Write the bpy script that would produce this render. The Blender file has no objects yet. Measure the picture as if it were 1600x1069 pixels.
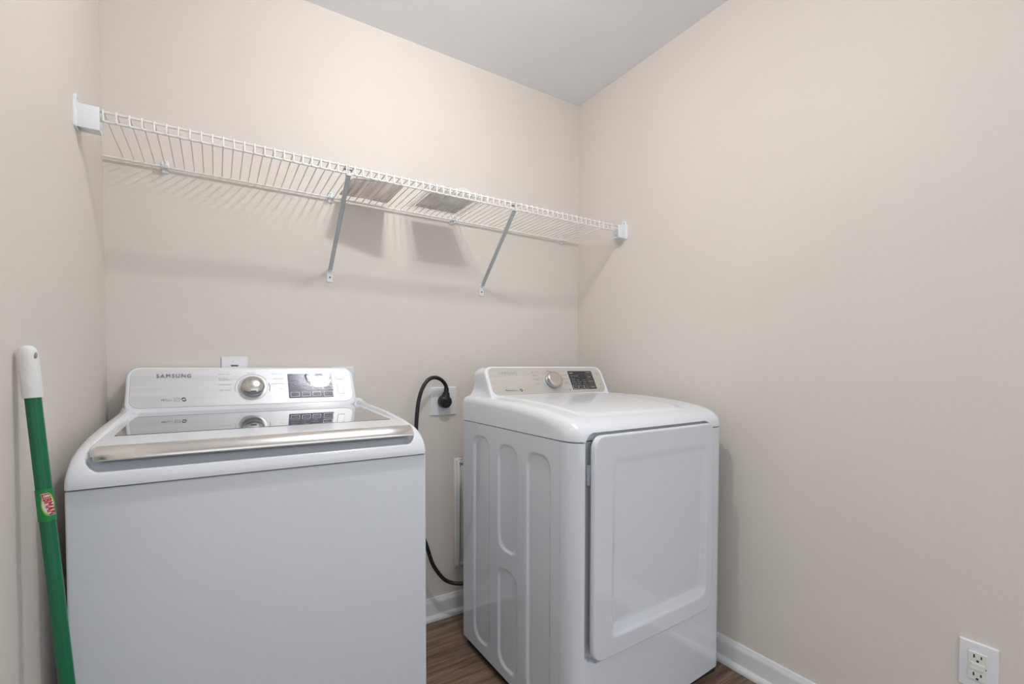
import bpy, math, random
from math import sin, cos, pi, sqrt, radians
from mathutils import Vector, Matrix

# ------------------------------------------------------------------ camera, light, exposure
scene = bpy.context.scene
COL = scene.collection
CAM = Vector((-1.52977, -1.80204, 1.05583))
RX = Vector((0.8448427, -0.5350133, 0.0012526))
UX = Vector((0.0135183, 0.0236872, 0.9996280))
FX = Vector((0.5348440, 0.8445115, -0.0272444))
cam_data = bpy.data.cameras.new('camera')
cam_data.sensor_width = 36.0
cam_data.lens = 729.973 / 1600.0 * 36.0
cam_data.shift_y = (591.824 - 534.5) / 1600.0
cam_data.clip_start = 0.02
cam = bpy.data.objects.new('camera', cam_data)
COL.objects.link(cam)
cam.matrix_world = Matrix(((RX.x, UX.x, -FX.x, CAM.x), (RX.y, UX.y, -FX.y, CAM.y),
                           (RX.z, UX.z, -FX.z, CAM.z), (0, 0, 0, 1)))
scene.camera = cam

LAMP_STRENGTH = 305.0
LAMP_COLOR = (1.0, 0.99, 0.98, 1)
FILL_STRENGTH = 1.15  # even world light added as frontal fill through the front opening
FILL_COLOR = (0.88, 0.94, 1.0, 1)
w = bpy.data.worlds.new('World')
scene.world = w
w.use_nodes = True
w.node_tree.nodes['Background'].inputs[0].default_value = FILL_COLOR
w.node_tree.nodes['Background'].inputs[1].default_value = FILL_STRENGTH
vs = scene.view_settings
vs.view_transform = 'Standard'
vs.look = 'None'
vs.gamma = 1.0
vs.use_curve_mapping = False
vs.exposure = 0.14
random.seed(4)

# ------------------------------------------------------------------ helpers
def new_mat(name, base, rough=0.5, metal=0.0, coat=0.0, spec=0.5):
    m = bpy.data.materials.new(name)
    m.use_nodes = True
    b = m.node_tree.nodes['Principled BSDF']
    b.inputs['Base Color'].default_value = (base[0], base[1], base[2], 1)
    b.inputs['Roughness'].default_value = rough
    b.inputs['Metallic'].default_value = metal
    b.inputs['Coat Weight'].default_value = coat
    b.inputs['Coat Roughness'].default_value = 0.05
    b.inputs['Specular IOR Level'].default_value = spec
    return m

def N(m, t, **kw):
    n = m.node_tree.nodes.new(t)
    for k, v in kw.items():
        setattr(n, k, v)
    return n

def L(m, a, b):
    m.node_tree.links.new(a, b)

def BS(m):
    return m.node_tree.nodes['Principled BSDF']

def noise_tint(m, c1, c2, scale, detail=3, stretch=(1, 1, 1), bump=0.0, bscale=None, bdist=0.001):
    tc = N(m, 'ShaderNodeTexCoord')
    mp = N(m, 'ShaderNodeMapping')
    mp.inputs['Scale'].default_value = stretch
    L(m, tc.outputs['Object'], mp.inputs['Vector'])
    nz = N(m, 'ShaderNodeTexNoise')
    nz.inputs['Scale'].default_value = scale
    nz.inputs['Detail'].default_value = detail
    L(m, mp.outputs['Vector'], nz.inputs['Vector'])
    cr = N(m, 'ShaderNodeValToRGB')
    cr.color_ramp.elements[0].position = 0.3
    cr.color_ramp.elements[1].position = 0.7
    cr.color_ramp.elements[0].color = (*c1, 1)
    cr.color_ramp.elements[1].color = (*c2, 1)
    L(m, nz.outputs['Fac'], cr.inputs['Fac'])
    L(m, cr.outputs['Color'], BS(m).inputs['Base Color'])
    if bump:
        n2 = N(m, 'ShaderNodeTexNoise')
        n2.inputs['Scale'].default_value = bscale or scale
        n2.inputs['Detail'].default_value = 3
        L(m, mp.outputs['Vector'], n2.inputs['Vector'])
        bp = N(m, 'ShaderNodeBump')
        bp.inputs['Strength'].default_value = bump
        bp.inputs['Distance'].default_value = bdist
        L(m, n2.outputs['Fac'], bp.inputs['Height'])
        L(m, bp.outputs['Normal'], BS(m).inputs['Normal'])
    return m

class MB:
    """collects vertices and faces for ONE mesh object"""
    def __init__(s):
        s.v, s.f, s.fm = [], [], []
    def add(s, vs, fs, mi=0):
        o = len(s.v)
        s.v += [tuple(p) for p in vs]
        for f in fs:
            s.f.append(tuple(i + o for i in f))
            s.fm.append(mi)
    def box(s, x0, x1, y0, y1, z0, z1, mi=0):
        s.add([(x0, y0, z0), (x1, y0, z0), (x1, y1, z0), (x0, y1, z0), (x0, y0, z1), (x1, y0, z1), (x1, y1, z1), (x0, y1, z1)],
              [(3, 2, 1, 0), (4, 5, 6, 7), (0, 1, 5, 4), (1, 2, 6, 5), (2, 3, 7, 6), (3, 0, 4, 7)], mi)
    def grid(s, rows, mi=0, flip=False):
        n = len(rows[0])
        o = len(s.v)
        for r in rows:
            s.v += [tuple(p) for p in r]
        for i in range(len(rows) - 1):
            for j in range(n - 1):
                a, b, c, d = o + i * n + j, o + i * n + j + 1, o + (i + 1) * n + j + 1, o + (i + 1) * n + j
                s.f.append((d, c, b, a) if flip else (a, b, c, d))
                s.fm.append(mi)
    def tube(s, pts, r, n=8, mi=0, caps=True):
        pts = [Vector(p) for p in pts]
        rs = r if isinstance(r, (list, tuple)) else [r] * len(pts)
        t0 = (pts[1] - pts[0]).normalized()
        up = Vector((0, 0, 1)) if abs(t0.z) < 0.9 else Vector((1, 0, 0))
        a = t0.cross(up).normalized()
        rings = []
        for i, p in enumerate(pts):
            if i == 0: t = t0
            elif i == len(pts) - 1: t = (pts[i] - pts[i - 1]).normalized()
            else: t = ((pts[i + 1] - p).normalized() + (p - pts[i - 1]).normalized()).normalized()
            a = (a - t * a.dot(t)).normalized()
            b = t.cross(a)
            rings.append([p + (a * cos(2 * pi * k / n) + b * sin(2 * pi * k / n)) * rs[i] for k in range(n)])
        o = len(s.v)
        for rg in rings:
            s.v += [tuple(p) for p in rg]
        for i in range(len(rings) - 1):
            for k in range(n):
                s.f.append((o + i * n + k, o + i * n + (k + 1) % n, o + (i + 1) * n + (k + 1) % n, o + (i + 1) * n + k))
                s.fm.append(mi)
        if caps:
            s.f.append(tuple(o + k for k in reversed(range(n)))); s.fm.append(mi)
            e = o + (len(rings) - 1) * n
            s.f.append(tuple(e + k for k in range(n))); s.fm.append(mi)
    def lathe(s, o, ax, prof, n=32, mi=0):
        """prof: (radius, distance along ax) pairs"""
        o, ax = Vector(o), Vector(ax).normalized()
        up = Vector((0, 0, 1)) if abs(ax.z) < 0.9 else Vector((1, 0, 0))
        a = ax.cross(up).normalized(); b = ax.cross(a)
        base = len(s.v)
        for (r, h) in prof:
            for k in range(n):
                t = 2 * pi * k / n
                s.v.append(tuple(o + ax * h + (a * cos(t) + b * sin(t)) * r))
        for i in range(len(prof) - 1):
            for k in range(n):
                s.f.append((base + i * n + k, base + (i + 1) * n + k, base + (i + 1) * n + (k + 1) % n, base + i * n + (k + 1) % n))
                s.fm.append(mi)
        e = base + (len(prof) - 1) * n
        s.f.append(tuple(base + k for k in range(n))); s.fm.append(mi)
        s.f.append(tuple(e + k for k in reversed(range(n)))); s.fm.append(mi)
    def build(s, name, mats, parent=None, smooth=35, bevel=0.0, seg=2):
        me = bpy.data.meshes.new(name)
        if parent is not None:                      # parts are stored relative to their thing's base
            g = world_loc(parent)
            s.v = [(p[0] - g.x, p[1] - g.y, p[2] - g.z) for p in s.v]
        me.from_pydata(s.v, [], s.f)
        for m in (mats if isinstance(mats, (list, tuple)) else [mats]):
            me.materials.append(m)
        for p, mi in zip(me.polygons, s.fm):
            p.material_index = mi
        me.validate(clean_customdata=False)
        import bmesh
        b = bmesh.new(); b.from_mesh(me)
        bmesh.ops.remove_doubles(b, verts=b.verts, dist=1e-6)
        bmesh.ops.recalc_face_normals(b, faces=b.faces)
        if bevel:
            ed = [e for e in b.edges if len(e.link_faces) == 2 and e.calc_face_angle(0) > radians(40)]
            bmesh.ops.bevel(b, geom=ed, offset=bevel, segments=seg, profile=0.5, affect='EDGES', clamp_overlap=True)
        b.to_mesh(me); b.free()
        if smooth:
            for p in me.polygons: p.use_smooth = True
            me.set_sharp_from_angle(angle=radians(smooth))
        o = bpy.data.objects.new(name, me)
        COL.objects.link(o)
        if parent is not None:
            o.parent = parent
        return o

def world_loc(o):
    p = Vector((0, 0, 0))
    while o is not None:
        if o.type == 'EMPTY':
            p = p + o.location
        o = o.parent
    return p

def thing(name, label, cat, loc, group=None):
    o = bpy.data.objects.new(name, None)
    o.empty_display_size = 0.05
    COL.objects.link(o)
    o.location = loc
    return tag(o, label, cat, group)

def tag(o, label, cat, group=None):
    o['label'] = label; o['category'] = cat
    if group: o['group'] = group
    return o

def struct(o):
    o['kind'] = 'structure'
    return o

def clamp(x, a, b): return max(a, min(b, x))
def sstep(a, b, x):
    t = clamp((x - a) / (b - a), 0, 1)
    return t * t * (3 - 2 * t)
def interp(tab, x):
    if x <= tab[0][0]: return tab[0][1]
    for (a, b), (c, d) in zip(tab, tab[1:]):
        if x <= c: return b + (d - b) * (x - a) / (c - a)
    return tab[-1][1]
def smooth_tab(tab, n=6):
    """Catmull-Rom resample of a list of 2-d points"""
    out = []
    P = [tab[0]] + list(tab) + [tab[-1]]
    for i in range(1, len(P) - 2):
        for k in range(n):
            t = k / n
            out.append(tuple(0.5 * ((2 * P[i][j]) + (-P[i - 1][j] + P[i + 1][j]) * t + (2 * P[i - 1][j] - 5 * P[i][j] + 4 * P[i + 1][j] - P[i + 2][j]) * t * t
                             + (-P[i - 1][j] + 3 * P[i][j] - 3 * P[i + 1][j] + P[i + 2][j]) * t ** 3) for j in range(len(tab[0]))))
    out.append(tuple(tab[-1]))
    return out
def rr_in(x, y, x0, x1, y0, y1, r):
    """inside distance (positive inside) of a rounded rectangle"""
    qx = abs(x - (x0 + x1) / 2) - (x1 - x0) / 2 + r
    qy = abs(y - (y0 + y1) / 2) - (y1 - y0) / 2 + r
    return -(sqrt(max(qx, 0) ** 2 + max(qy, 0) ** 2) + min(max(qx, qy), 0) - r)
def rr_clamp(x, y, x0, x1, y0, y1, r):
    cx = clamp(x, x0 + r, x1 - r); cy = clamp(y, y0 + r, y1 - r)
    dx, dy = x - cx, y - cy
    if dx and dy:
        d = sqrt(dx * dx + dy * dy)
        m = max(abs(dx), abs(dy))
        k = m / d
        return cx + dx * k, cy + dy * k
    return x, y
def axis_samples(a, b, r, n, bev):
    """positions between a and b: dense in the corner radius and the bevel"""
    pts = set()
    rr = max(r, bev)
    for k in range(9):
        u = rr * (1 - cos(pi / 2 * k / 8)) if rr > 0 else 0
        pts.add(round(a + u, 6)); pts.add(round(b - u, 6))
    if bev > 0 and r > 0:
        for k in range(5):
            u = bev * k / 4
            pts.add(round(a + u, 6)); pts.add(round(b - u, 6))
    for k in range(n + 1):
        pts.add(round(a + rr + (b - a - 2 * rr) * k / n, 6))
    return sorted(pts)
def rplate(mb, o, ax, ay, nrm, s0, s1, t0, t1, r, th, bev, nx=8, ny=8, disp=None, ext=None, mi=0, back=True, steps=1, warp=None, samples=None):
    """rounded-rectangle slab: front face in the plane o + s*ax + t*ay, raised th along nrm, edges rounded by bev"""
    o, ax, ay, nrm = Vector(o), Vector(ax), Vector(ay), Vector(nrm)
    S = samples[0] if samples else axis_samples(s0, s1, r, nx, bev)
    T = samples[1] if samples else axis_samples(t0, t1, r, ny, bev)
    rows = []
    for t in T:
        row = []
        for s in S:
            s2, t2 = rr_clamp(s, t, s0, s1, t0, t1, r)
            d = max(rr_in(s2, t2, s0, s1, t0, t1, r), 0)
            h = th
            if d < bev: h -= bev - sqrt(max(bev * bev - (bev - d) ** 2, 0))
            if disp: h += disp(s2, t2)
            row.append(o + ax * s2 + ay * t2 + nrm * h)
        rows.append(row)
    base = len(mb.v)
    mb.grid(rows, mi)
    nS, nT = len(S), len(T)
    loop = [(0, j) for j in range(nS)] + [(i, nS - 1) for i in range(1, nT)] + [(nT - 1, j) for j in range(nS - 2, -1, -1)] + [(i, 0) for i in range(nT - 2, 0, -1)]
    front = [Vector(mb.v[base + i * nS + j]) for i, j in loop]
    ex = Vector(ext) if ext is not None else None
    rings = [front]
    for k in range(1, steps + 1):
        u = k / steps
        ring = []
        for p in front:
            if ex is not None: q = p + ex * u
            else: q = p - nrm * ((p - o).dot(nrm)) * u
            if warp: q = warp(q, u)
            ring.append(q)
        rings.append(ring)
    m = len(front)
    b0 = len(mb.v)
    for rg in rings:
        mb.v += [tuple(p) for p in rg]
    for i in range(len(rings) - 1):
        for k in range(m):
            mb.f.append((b0 + i * m + k, b0 + (i + 1) * m + k, b0 + (i + 1) * m + (k + 1) % m, b0 + i * m + (k + 1) % m)); mb.fm.append(mi)
    if back:
        e = b0 + (len(rings) - 1) * m
        mb.f.append(tuple(e + k for k in range(m))); mb.fm.append(mi)

_txt = {}
def text_polys(body, bold=0.0, gap=1.0):
    key = (body, bold, gap)
    if key in _txt: return _txt[key]
    cu = bpy.data.curves.new('text', 'FONT')
    cu.body = body; cu.size = 1.0; cu.offset = bold; cu.resolution_u = 3; cu.space_character = gap
    ob = bpy.data.objects.new('text', cu)
    COL.objects.link(ob)
    dg = bpy.context.evaluated_depsgraph_get()
    dg.update()
    me = bpy.data.meshes.new_from_object(ob.evaluated_get(dg))
    vs = [tuple(v.co) for v in me.vertices]; fs = [tuple(p.vertices) for p in me.polygons]
    bpy.data.objects.remove(ob); bpy.data.curves.remove(cu); bpy.data.meshes.remove(me)
    x0 = min(v[0] for v in vs); x1 = max(v[0] for v in vs); y0 = min(v[1] for v in vs); y1 = max(v[1] for v in vs)
    out = ([((v[0] - x0) / (x1 - x0), (v[1] - y0) / (y1 - y0)) for v in vs], fs)
    _txt[key] = out
    return out
def put_text(mb, body, fn, s0, s1, t0, t1, bold=0.0, mi=0, gap=1.1):
    """lay text over the box s0..s1, t0..t1; fn maps (s,t) to a point"""
    vs, fs = text_polys(body, 0.0, gap)
    k = bold * (t1 - t0)                    # heavier strokes: the word stamped twice or more, slightly apart
    for dx, dy in (((0, 0),) if bold <= 0 else ((-k, -k), (k, k), (k, -k), (-k, k)) if bold < 0.05 else tuple((k * cos(q * pi / 4), k * sin(q * pi / 4)) for q in range(8))):
        mb.add([fn(s0 + (s1 - s0) * a + dx, t0 + (t1 - t0) * b + dy) for a, b in vs], fs, mi)

# ------------------------------------------------------------------ materials
M = {}
M['wall'] = new_mat('beige_wall_paint', (0.66, 0.60, 0.53), 0.55, spec=0.3)
noise_tint(M['wall'], (0.73, 0.680, 0.628), (0.75, 0.698, 0.645), 1.6, 2, bump=0.25, bscale=160, bdist=0.0012)
M['ceiling'] = noise_tint(new_mat('white_ceiling_paint', (0.74, 0.75, 0.77), 0.8, spec=0.2), (0.88, 0.90, 0.93), (0.90, 0.92, 0.95), 3, 2, bump=0.15, bscale=120)
M['trim'] = noise_tint(new_mat('white_trim_paint', (0.8, 0.8, 0.8), 0.3), (0.78, 0.78, 0.78), (0.81, 0.81, 0.81), 6)
M['enamel'] = noise_tint(new_mat('white_enamel', (0.8, 0.82, 0.85), 0.07, coat=0.7), (0.73, 0.76, 0.82), (0.74, 0.77, 0.83), 3)
M['enamelmatt'] = noise_tint(new_mat('satin_white_enamel', (0.8, 0.82, 0.85), 0.42, spec=0.35), (0.685, 0.715, 0.765), (0.695, 0.725, 0.775), 3)
M['plastic'] = noise_tint(new_mat('white_plastic', (0.82, 0.84, 0.88), 0.22, coat=0.3), (0.79, 0.815, 0.86), (0.80, 0.825, 0.87), 4)
M['shelfwhite'] = noise_tint(new_mat('white_vinyl_wire', (0.84, 0.83, 0.80), 0.35), (0.82, 0.81, 0.78), (0.86, 0.85, 0.82), 20)
M['bracketwhite'] = noise_tint(new_mat('white_bracket_plastic', (0.84, 0.86, 0.89), 0.4), (0.83, 0.85, 0.88), (0.86, 0.88, 0.9), 20)
M['strut'] = noise_tint(new_mat('painted_steel', (0.62, 0.65, 0.68), 0.35, 0.2), (0.6, 0.63, 0.66), (0.66, 0.69, 0.71), 12)
M['platewhite'] = noise_tint(new_mat('white_cover_plate', (0.8, 0.8, 0.83), 0.35), (0.79, 0.79, 0.82), (0.82, 0.82, 0.84), 20)
M['almond'] = noise_tint(new_mat('offwhite_device_plastic', (0.78, 0.78, 0.74), 0.35), (0.77, 0.77, 0.73), (0.79, 0.79, 0.75), 20)
M['dark'] = noise_tint(new_mat('dark_slot', (0.02, 0.02, 0.02), 0.6), (0.015, 0.015, 0.015), (0.03, 0.03, 0.03), 10)
M['rubber'] = noise_tint(new_mat('black_rubber', (0.012, 0.012, 0.013), 0.38), (0.010, 0.010, 0.011), (0.016, 0.016, 0.017), 40)
M['gap'] = noise_tint(new_mat('seam_grey', (0.16, 0.16, 0.17), 0.6), (0.15, 0.15, 0.16), (0.17, 0.17, 0.18), 10)
M['liner'] = noise_tint(new_mat('grey_door_liner', (0.42, 0.44, 0.47), 0.5), (0.40, 0.42, 0.45), (0.44, 0.46, 0.49), 10)
M['silver'] = noise_tint(new_mat('brushed_silver_panel', (0.66, 0.67, 0.69), 0.42, 0.4), (0.63, 0.64, 0.66), (0.69, 0.70, 0.72), 60, 3, (0.05, 1, 1))
M['champagne'] = noise_tint(new_mat('brushed_champagne_panel', (0.62, 0.60, 0.57), 0.40, 0.5), (0.59, 0.57, 0.54), (0.65, 0.63, 0.60), 60, 3, (0.05, 1, 1))
M['dialface'] = noise_tint(new_mat('champagne_dial_face', (0.62, 0.55, 0.50), 0.3, 0.9), (0.60, 0.53, 0.48), (0.64, 0.57, 0.52), 40)
M['chrome'] = noise_tint(new_mat('brushed_chrome', (0.72, 0.68, 0.64), 0.2, 1.0), (0.70, 0.68, 0.66), (0.80, 0.785, 0.77), 40, 4, (0.06, 1, 1))
M['knob'] = noise_tint(new_mat('satin_knob_metal', (0.60, 0.59, 0.58), 0.22, 1.0), (0.58, 0.57, 0.56), (0.63, 0.62, 0.61), 30)
M['knobside'] = noise_tint(new_mat('polished_knob_rim', (0.45, 0.45, 0.46), 0.12, 1.0), (0.43, 0.43, 0.44), (0.47, 0.47, 0.48), 30)
M['lidglass'] = noise_tint(new_mat('tinted_lid_glass', (0.11, 0.12, 0.13), 0.02, spec=0.8, coat=1.0), (0.10, 0.11, 0.12), (0.12, 0.13, 0.14), 8)
BS(M['lidglass']).inputs['Coat Roughness'].default_value = 0.01
M['slate'] = noise_tint(new_mat('slate_display', (0.06, 0.07, 0.11), 0.02, coat=0.0), (0.06, 0.07, 0.11), (0.07, 0.08, 0.125), 14)
M['char'] = noise_tint(new_mat('charcoal_display', (0.03, 0.03, 0.032), 0.3), (0.028, 0.028, 0.03), (0.036, 0.036, 0.038), 14)
M['char2'] = noise_tint(new_mat('charcoal_keypad', (0.065, 0.065, 0.068), 0.3), (0.06, 0.06, 0.064), (0.07, 0.07, 0.074), 14)
M['ink'] = noise_tint(new_mat('grey_print', (0.30, 0.30, 0.31), 0.5), (0.29, 0.29, 0.3), (0.32, 0.32, 0.33), 30)
M['inkmid'] = noise_tint(new_mat('charcoal_print', (0.15, 0.145, 0.14), 0.5), (0.14, 0.135, 0.13), (0.16, 0.155, 0.15), 30)
M['inkdark'] = noise_tint(new_mat('dark_print', (0.06, 0.06, 0.065), 0.5), (0.055, 0.055, 0.06), (0.07, 0.07, 0.075), 30)
M['inkwhite'] = noise_tint(new_mat('white_print', (0.8, 0.8, 0.82), 0.5), (0.78, 0.78, 0.8), (0.82, 0.82, 0.84), 30)
M['badge'] = noise_tint(new_mat('badge_metal', (0.40, 0.40, 0.41), 0.45, 0.3), (0.38, 0.38, 0.39), (0.43, 0.43, 0.44), 30)
M['digit'] = noise_tint(new_mat('pinkish_digit_window', (0.42, 0.25, 0.2), 0.2), (0.4, 0.24, 0.19), (0.44, 0.26, 0.21), 30)
M['green'] = noise_tint(new_mat('green_enamel_pole', (0.0, 0.135, 0.055), 0.35), (0.0, 0.13, 0.052), (0.0, 0.145, 0.06), 30)
M['stickergreen'] = noise_tint(new_mat('sticker_green', (0.0, 0.24, 0.055), 0.4), (0.0, 0.23, 0.05), (0.0, 0.25, 0.06), 30)
M['lime'] = noise_tint(new_mat('sticker_lime', (0.33, 0.55, 0.03), 0.4), (0.3, 0.52, 0.03), (0.36, 0.58, 0.04), 30)
M['red'] = noise_tint(new_mat('sticker_red', (0.55, 0.02, 0.02), 0.4), (0.5, 0.015, 0.015), (0.6, 0.03, 0.025), 30)
M['grip'] = noise_tint(new_mat('white_rubber_grip', (0.80, 0.80, 0.79), 0.5), (0.79, 0.79, 0.78), (0.82, 0.82, 0.81), 30)

# wood plank floor
mf = new_mat('wood_plank_floor', (0.2, 0.14, 0.1), 0.45)
M['floor'] = mf
tc = N(mf, 'ShaderNodeTexCoord')
br = N(mf, 'ShaderNodeTexBrick')
br.offset = 0.37
br.inputs['Scale'].default_value = 1.0
br.inputs['Brick Width'].default_value = 1.2
br.inputs['Row Height'].default_value = 0.15
br.inputs['Mortar Size'].default_value = 0.0014
br.inputs['Color1'].default_value = (0.0, 0.0, 0.0, 1)
br.inputs['Color2'].default_value = (1.0, 1.0, 1.0, 1)
br.inputs['Mortar'].default_value = (0.5, 0.5, 0.5, 1)
L(mf, tc.outputs['Object'], br.inputs['Vector'])
mp = N(mf, 'ShaderNodeMapping')
mp.inputs['Scale'].default_value = (1.6, 26, 1)
L(mf, tc.outputs['Object'], mp.inputs['Vector'])
mixv = N(mf, 'ShaderNodeVectorMath', operation='ADD')
sc_ = N(mf, 'ShaderNodeVectorMath', operation='SCALE')
sc_.inputs['Scale'].default_value = 7.0
L(mf, br.outputs['Color'], sc_.inputs[0])
L(mf, mp.outputs['Vector'], mixv.inputs[0]); L(mf, sc_.outputs['Vector'], mixv.inputs[1])
nz = N(mf, 'ShaderNodeTexNoise')
nz.inputs['Scale'].default_value = 2.2; nz.inputs['Detail'].default_value = 9; nz.inputs['Roughness'].default_value = 0.72
nz.inputs['Distortion'].default_value = 0.6
L(mf, mixv.outputs['Vector'], nz.inputs['Vector'])
cr = N(mf, 'ShaderNodeValToRGB')
e = cr.color_ramp.elements
e[0].position = 0.30; e[0].color = (0.062, 0.037, 0.023, 1)
e[1].position = 0.72; e[1].color = (0.38, 0.265, 0.18, 1)
k = e.new(0.5); k.color = (0.19, 0.125, 0.082, 1)
L(mf, nz.outputs['Fac'], cr.inputs['Fac'])
mx = N(mf, 'ShaderNodeMix', data_type='RGBA', blend_type='MULTIPLY')
mx.inputs['Factor'].default_value = 1.0
ml = N(mf, 'ShaderNodeMapRange')
ml.inputs['From Min'].default_value = 0; ml.inputs['From Max'].default_value = 1
ml.inputs['To Min'].default_value = 0.45; ml.inputs['To Max'].default_value = 1.0
inv = N(mf, 'ShaderNodeMath', operation='SUBTRACT'); inv.inputs[0].default_value = 1.0
L(mf, br.outputs['Fac'], inv.inputs[1]); L(mf, inv.outputs[0], ml.inputs['Value'])
L(mf, cr.outputs['Color'], mx.inputs['A']); L(mf, ml.outputs['Result'], mx.inputs['B'])
L(mf, mx.outputs['Result'], BS(mf).inputs['Base Color'])

# diffuser of the ceiling lamp
md = new_mat('lamp_diffuser', (0.9, 0.9, 0.88), 0.4)
BS(md).inputs['Emission Color'].default_value = LAMP_COLOR
BS(md).inputs['Emission Strength'].default_value = LAMP_STRENGTH
M['diffuser'] = md

# streaky grey-brown packet on the shelf
mk = new_mat('streaked_grey_packet', (0.4, 0.36, 0.33), 0.35)
noise_tint(mk, (0.42, 0.395, 0.38), (0.84, 0.81, 0.78), 9, 6, (7, 0.5, 1))
M['packet'] = mk
mk2 = new_mat('grey_beige_leaflet', (0.48, 0.46, 0.42), 0.5)
noise_tint(mk2, (0.56, 0.55, 0.53), (0.76, 0.75, 0.72), 14, 5, (1, 1, 1))
M['leaflet'] = mk2
for m_, f_ in ((mk, 0.85), (mk2, 0.85)):                 # light shines through both
    tl = N(m_, 'ShaderNodeBsdfTranslucent'); ms = N(m_, 'ShaderNodeMixShader')
    ms.inputs[0].default_value = f_
    out = m_.node_tree.nodes['Material Output']
    src = BS(m_).inputs['Base Color'].links[0].from_socket
    L(m_, src, tl.inputs['Color'])
    L(m_, BS(m_).outputs[0], ms.inputs[1]); L(m_, tl.outputs[0], ms.inputs[2]); L(m_, ms.outputs[0], out.inputs['Surface'])
mpk = new_mat('clear_plastic_film', (0.93, 0.94, 0.95), 0.12)
BS(mpk).inputs['Alpha'].default_value = 0.36
noise_tint(mpk, (0.9, 0.91, 0.92), (0.96, 0.97, 0.98), 20, 3, bump=0.6, bscale=60, bdist=0.004)
M['film'] = mpk

# ------------------------------------------------------------------ room
W, D, H = 1.8017, 1.93, 2.3356
def slab(name, mat, *b):
    mb = MB(); mb.box(*b)
    return struct(mb.build(name, mat, smooth=0))
slab('floor', M['floor'], -W - 1.6, 1.6, -D - 2.6, 0.1, -0.1, 0)
slab('ceiling', M['ceiling'], -W - 0.1, 0.1, -D - 0.11, 0.1, H, H + 0.1)
slab('wall_back', M['wall'], -W - 0.1, 0.1, 0, 0.1, 0, H)
slab('wall_left', M['wall'], -W - 0.1, -W, -D - 0.11, 0, 0, H)
slab('wall_right', M['wall'], 0, 0.1, -D - 0.11, 0, 0, H)
mb = MB()                                   # wall behind the camera; wide opening added to let the fill light in
DX0, DX1, DZ = -1.74, -0.06, 2.12
mb.box(-W, DX0, -D - 0.11, -D, 0, H)
mb.box(DX1, 0, -D - 0.11, -D, 0, H)
mb.box(DX0, DX1, -D - 0.11, -D, DZ, H)
struct(mb.build('wall_front', M['wall'], smooth=0))
# baseboards, profile swept along the wall: (distance from wall, height)
BB = [(0, 0), (0.012, 0), (0.012, 0.066), (0.0115, 0.072), (0.009, 0.078), (0.0065, 0.082), (0.0055, 0.088), (0.004, 0.0895), (0, 0.0895)]
SH = [(0.0118, 0.0002), (0.026, 0.0002), (0.0262, 0.008), (0.024, 0.014), (0.019, 0.019), (0.0118, 0.0215)]
def sweep(name, prof, fn, a, b, mat, parent=None):
    mb = MB()
    n = len(prof)
    mb.add([fn(d, z, a) for d, z in prof] + [fn(d, z, b) for d, z in prof],
           [(i, (i + 1) % n, n + (i + 1) % n, n + i) for i in range(n)] + [tuple(range(n)), tuple(reversed(range(n, 2 * n)))])
    return mb.build(name, mat, parent, smooth=50)
for side, fn, a, b in (('back', lambda d, z, t: (t, -d, z), -W, 0), ('right', lambda d, z, t: (-d, t, z), -D, -0.0265),
                       ('left', lambda d, z, t: (-W + d, t, z), -D, -0.0265)):
    bo = struct(sweep('baseboard_' + side, BB, fn, a, b, M['trim']))
    so = sweep('shoe_molding', SH, fn, a + (0.0265 if side == 'back' else 0), b - (0.0265 if side == 'back' else 0), M['trim'], bo)

# ceiling lamp (just above the picture; it lights the room)
LX, LY, LZ = -0.96, -0.92, 2.25
lamp = thing('ceiling_lamp', 'small white ceiling lamp with an oblong glass hanging above the appliances', 'ceiling light', (LX, LY, H))
mb = MB(); mb.lathe((LX, LY, H), (0, 0, -1), [(0.075, 0), (0.075, 0.012), (0.068, 0.016), (0.030, 0.018), (0.024, H - LZ - 0.027)], 40)
mb.build('canopy', M['platewhite'], lamp)
mb = MB()
rows = []
for i in range(25):
    t = pi * i / 24
    rows.append([(LX - 0.055 * cos(t), LY + 0.034 * sin(t) ** 0.8 * cos(2 * pi * k / 24), LZ + 0.025 * sin(t) ** 0.8 * sin(2 * pi * k / 24)) for k in range(25)])
mb.grid(rows)
mb.build('lamp_diffuser', M['diffuser'], lamp, smooth=60)

# ------------------------------------------------------------------ washing machine
WX0, WX1 = -1.7627, -1.0767
washer = thing('washing_machine', 'white top-loading washing machine with glass lid and silver control panel', 'washing machine', (-1.4197, -0.35, 0))
mb = MB(); mb.box(WX0, WX1, -0.6730, -0.012, 0.028, 0.8290)
mb.build('cabinet', M['enamelmatt'], washer, bevel=0.0045, seg=3)
for fx in (WX0 + 0.06, WX1 - 0.06):
    for fy in (-0.62, -0.07):
        mb = MB(); mb.lathe((fx, fy, 0), (0, 0, 1), [(0.022, 0), (0.024, 0.004), (0.02, 0.012), (0.01, 0.013), (0.01, 0.029)], 16)
        mb.build('foot', M['rubber'], washer)
mb = MB(); mb.box(WX0 + 0.006, WX1 - 0.006, -0.667, -0.014, 0.827, 0.8325)
mb.build('seam_shade_filler', M['gap'], washer)  # dark filler put in for the shade of the open seam

# top frame: a profile front to back, rounded at both sides, with a pocket under the lid
prof = smooth_tab([(-0.6790, 0.8318), (-0.6785, 0.845), (-0.672, 0.863), (-0.655, 0.882), (-0.620, 0.8965), (-0.560, 0.9065), (-0.470, 0.9145), (-0.350, 0.9215), (-0.240, 0.9265), (-0.150, 0.931), (-0.110, 0.936), (-0.085, 0.941), (-0.012, 0.9415)], 8)
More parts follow.
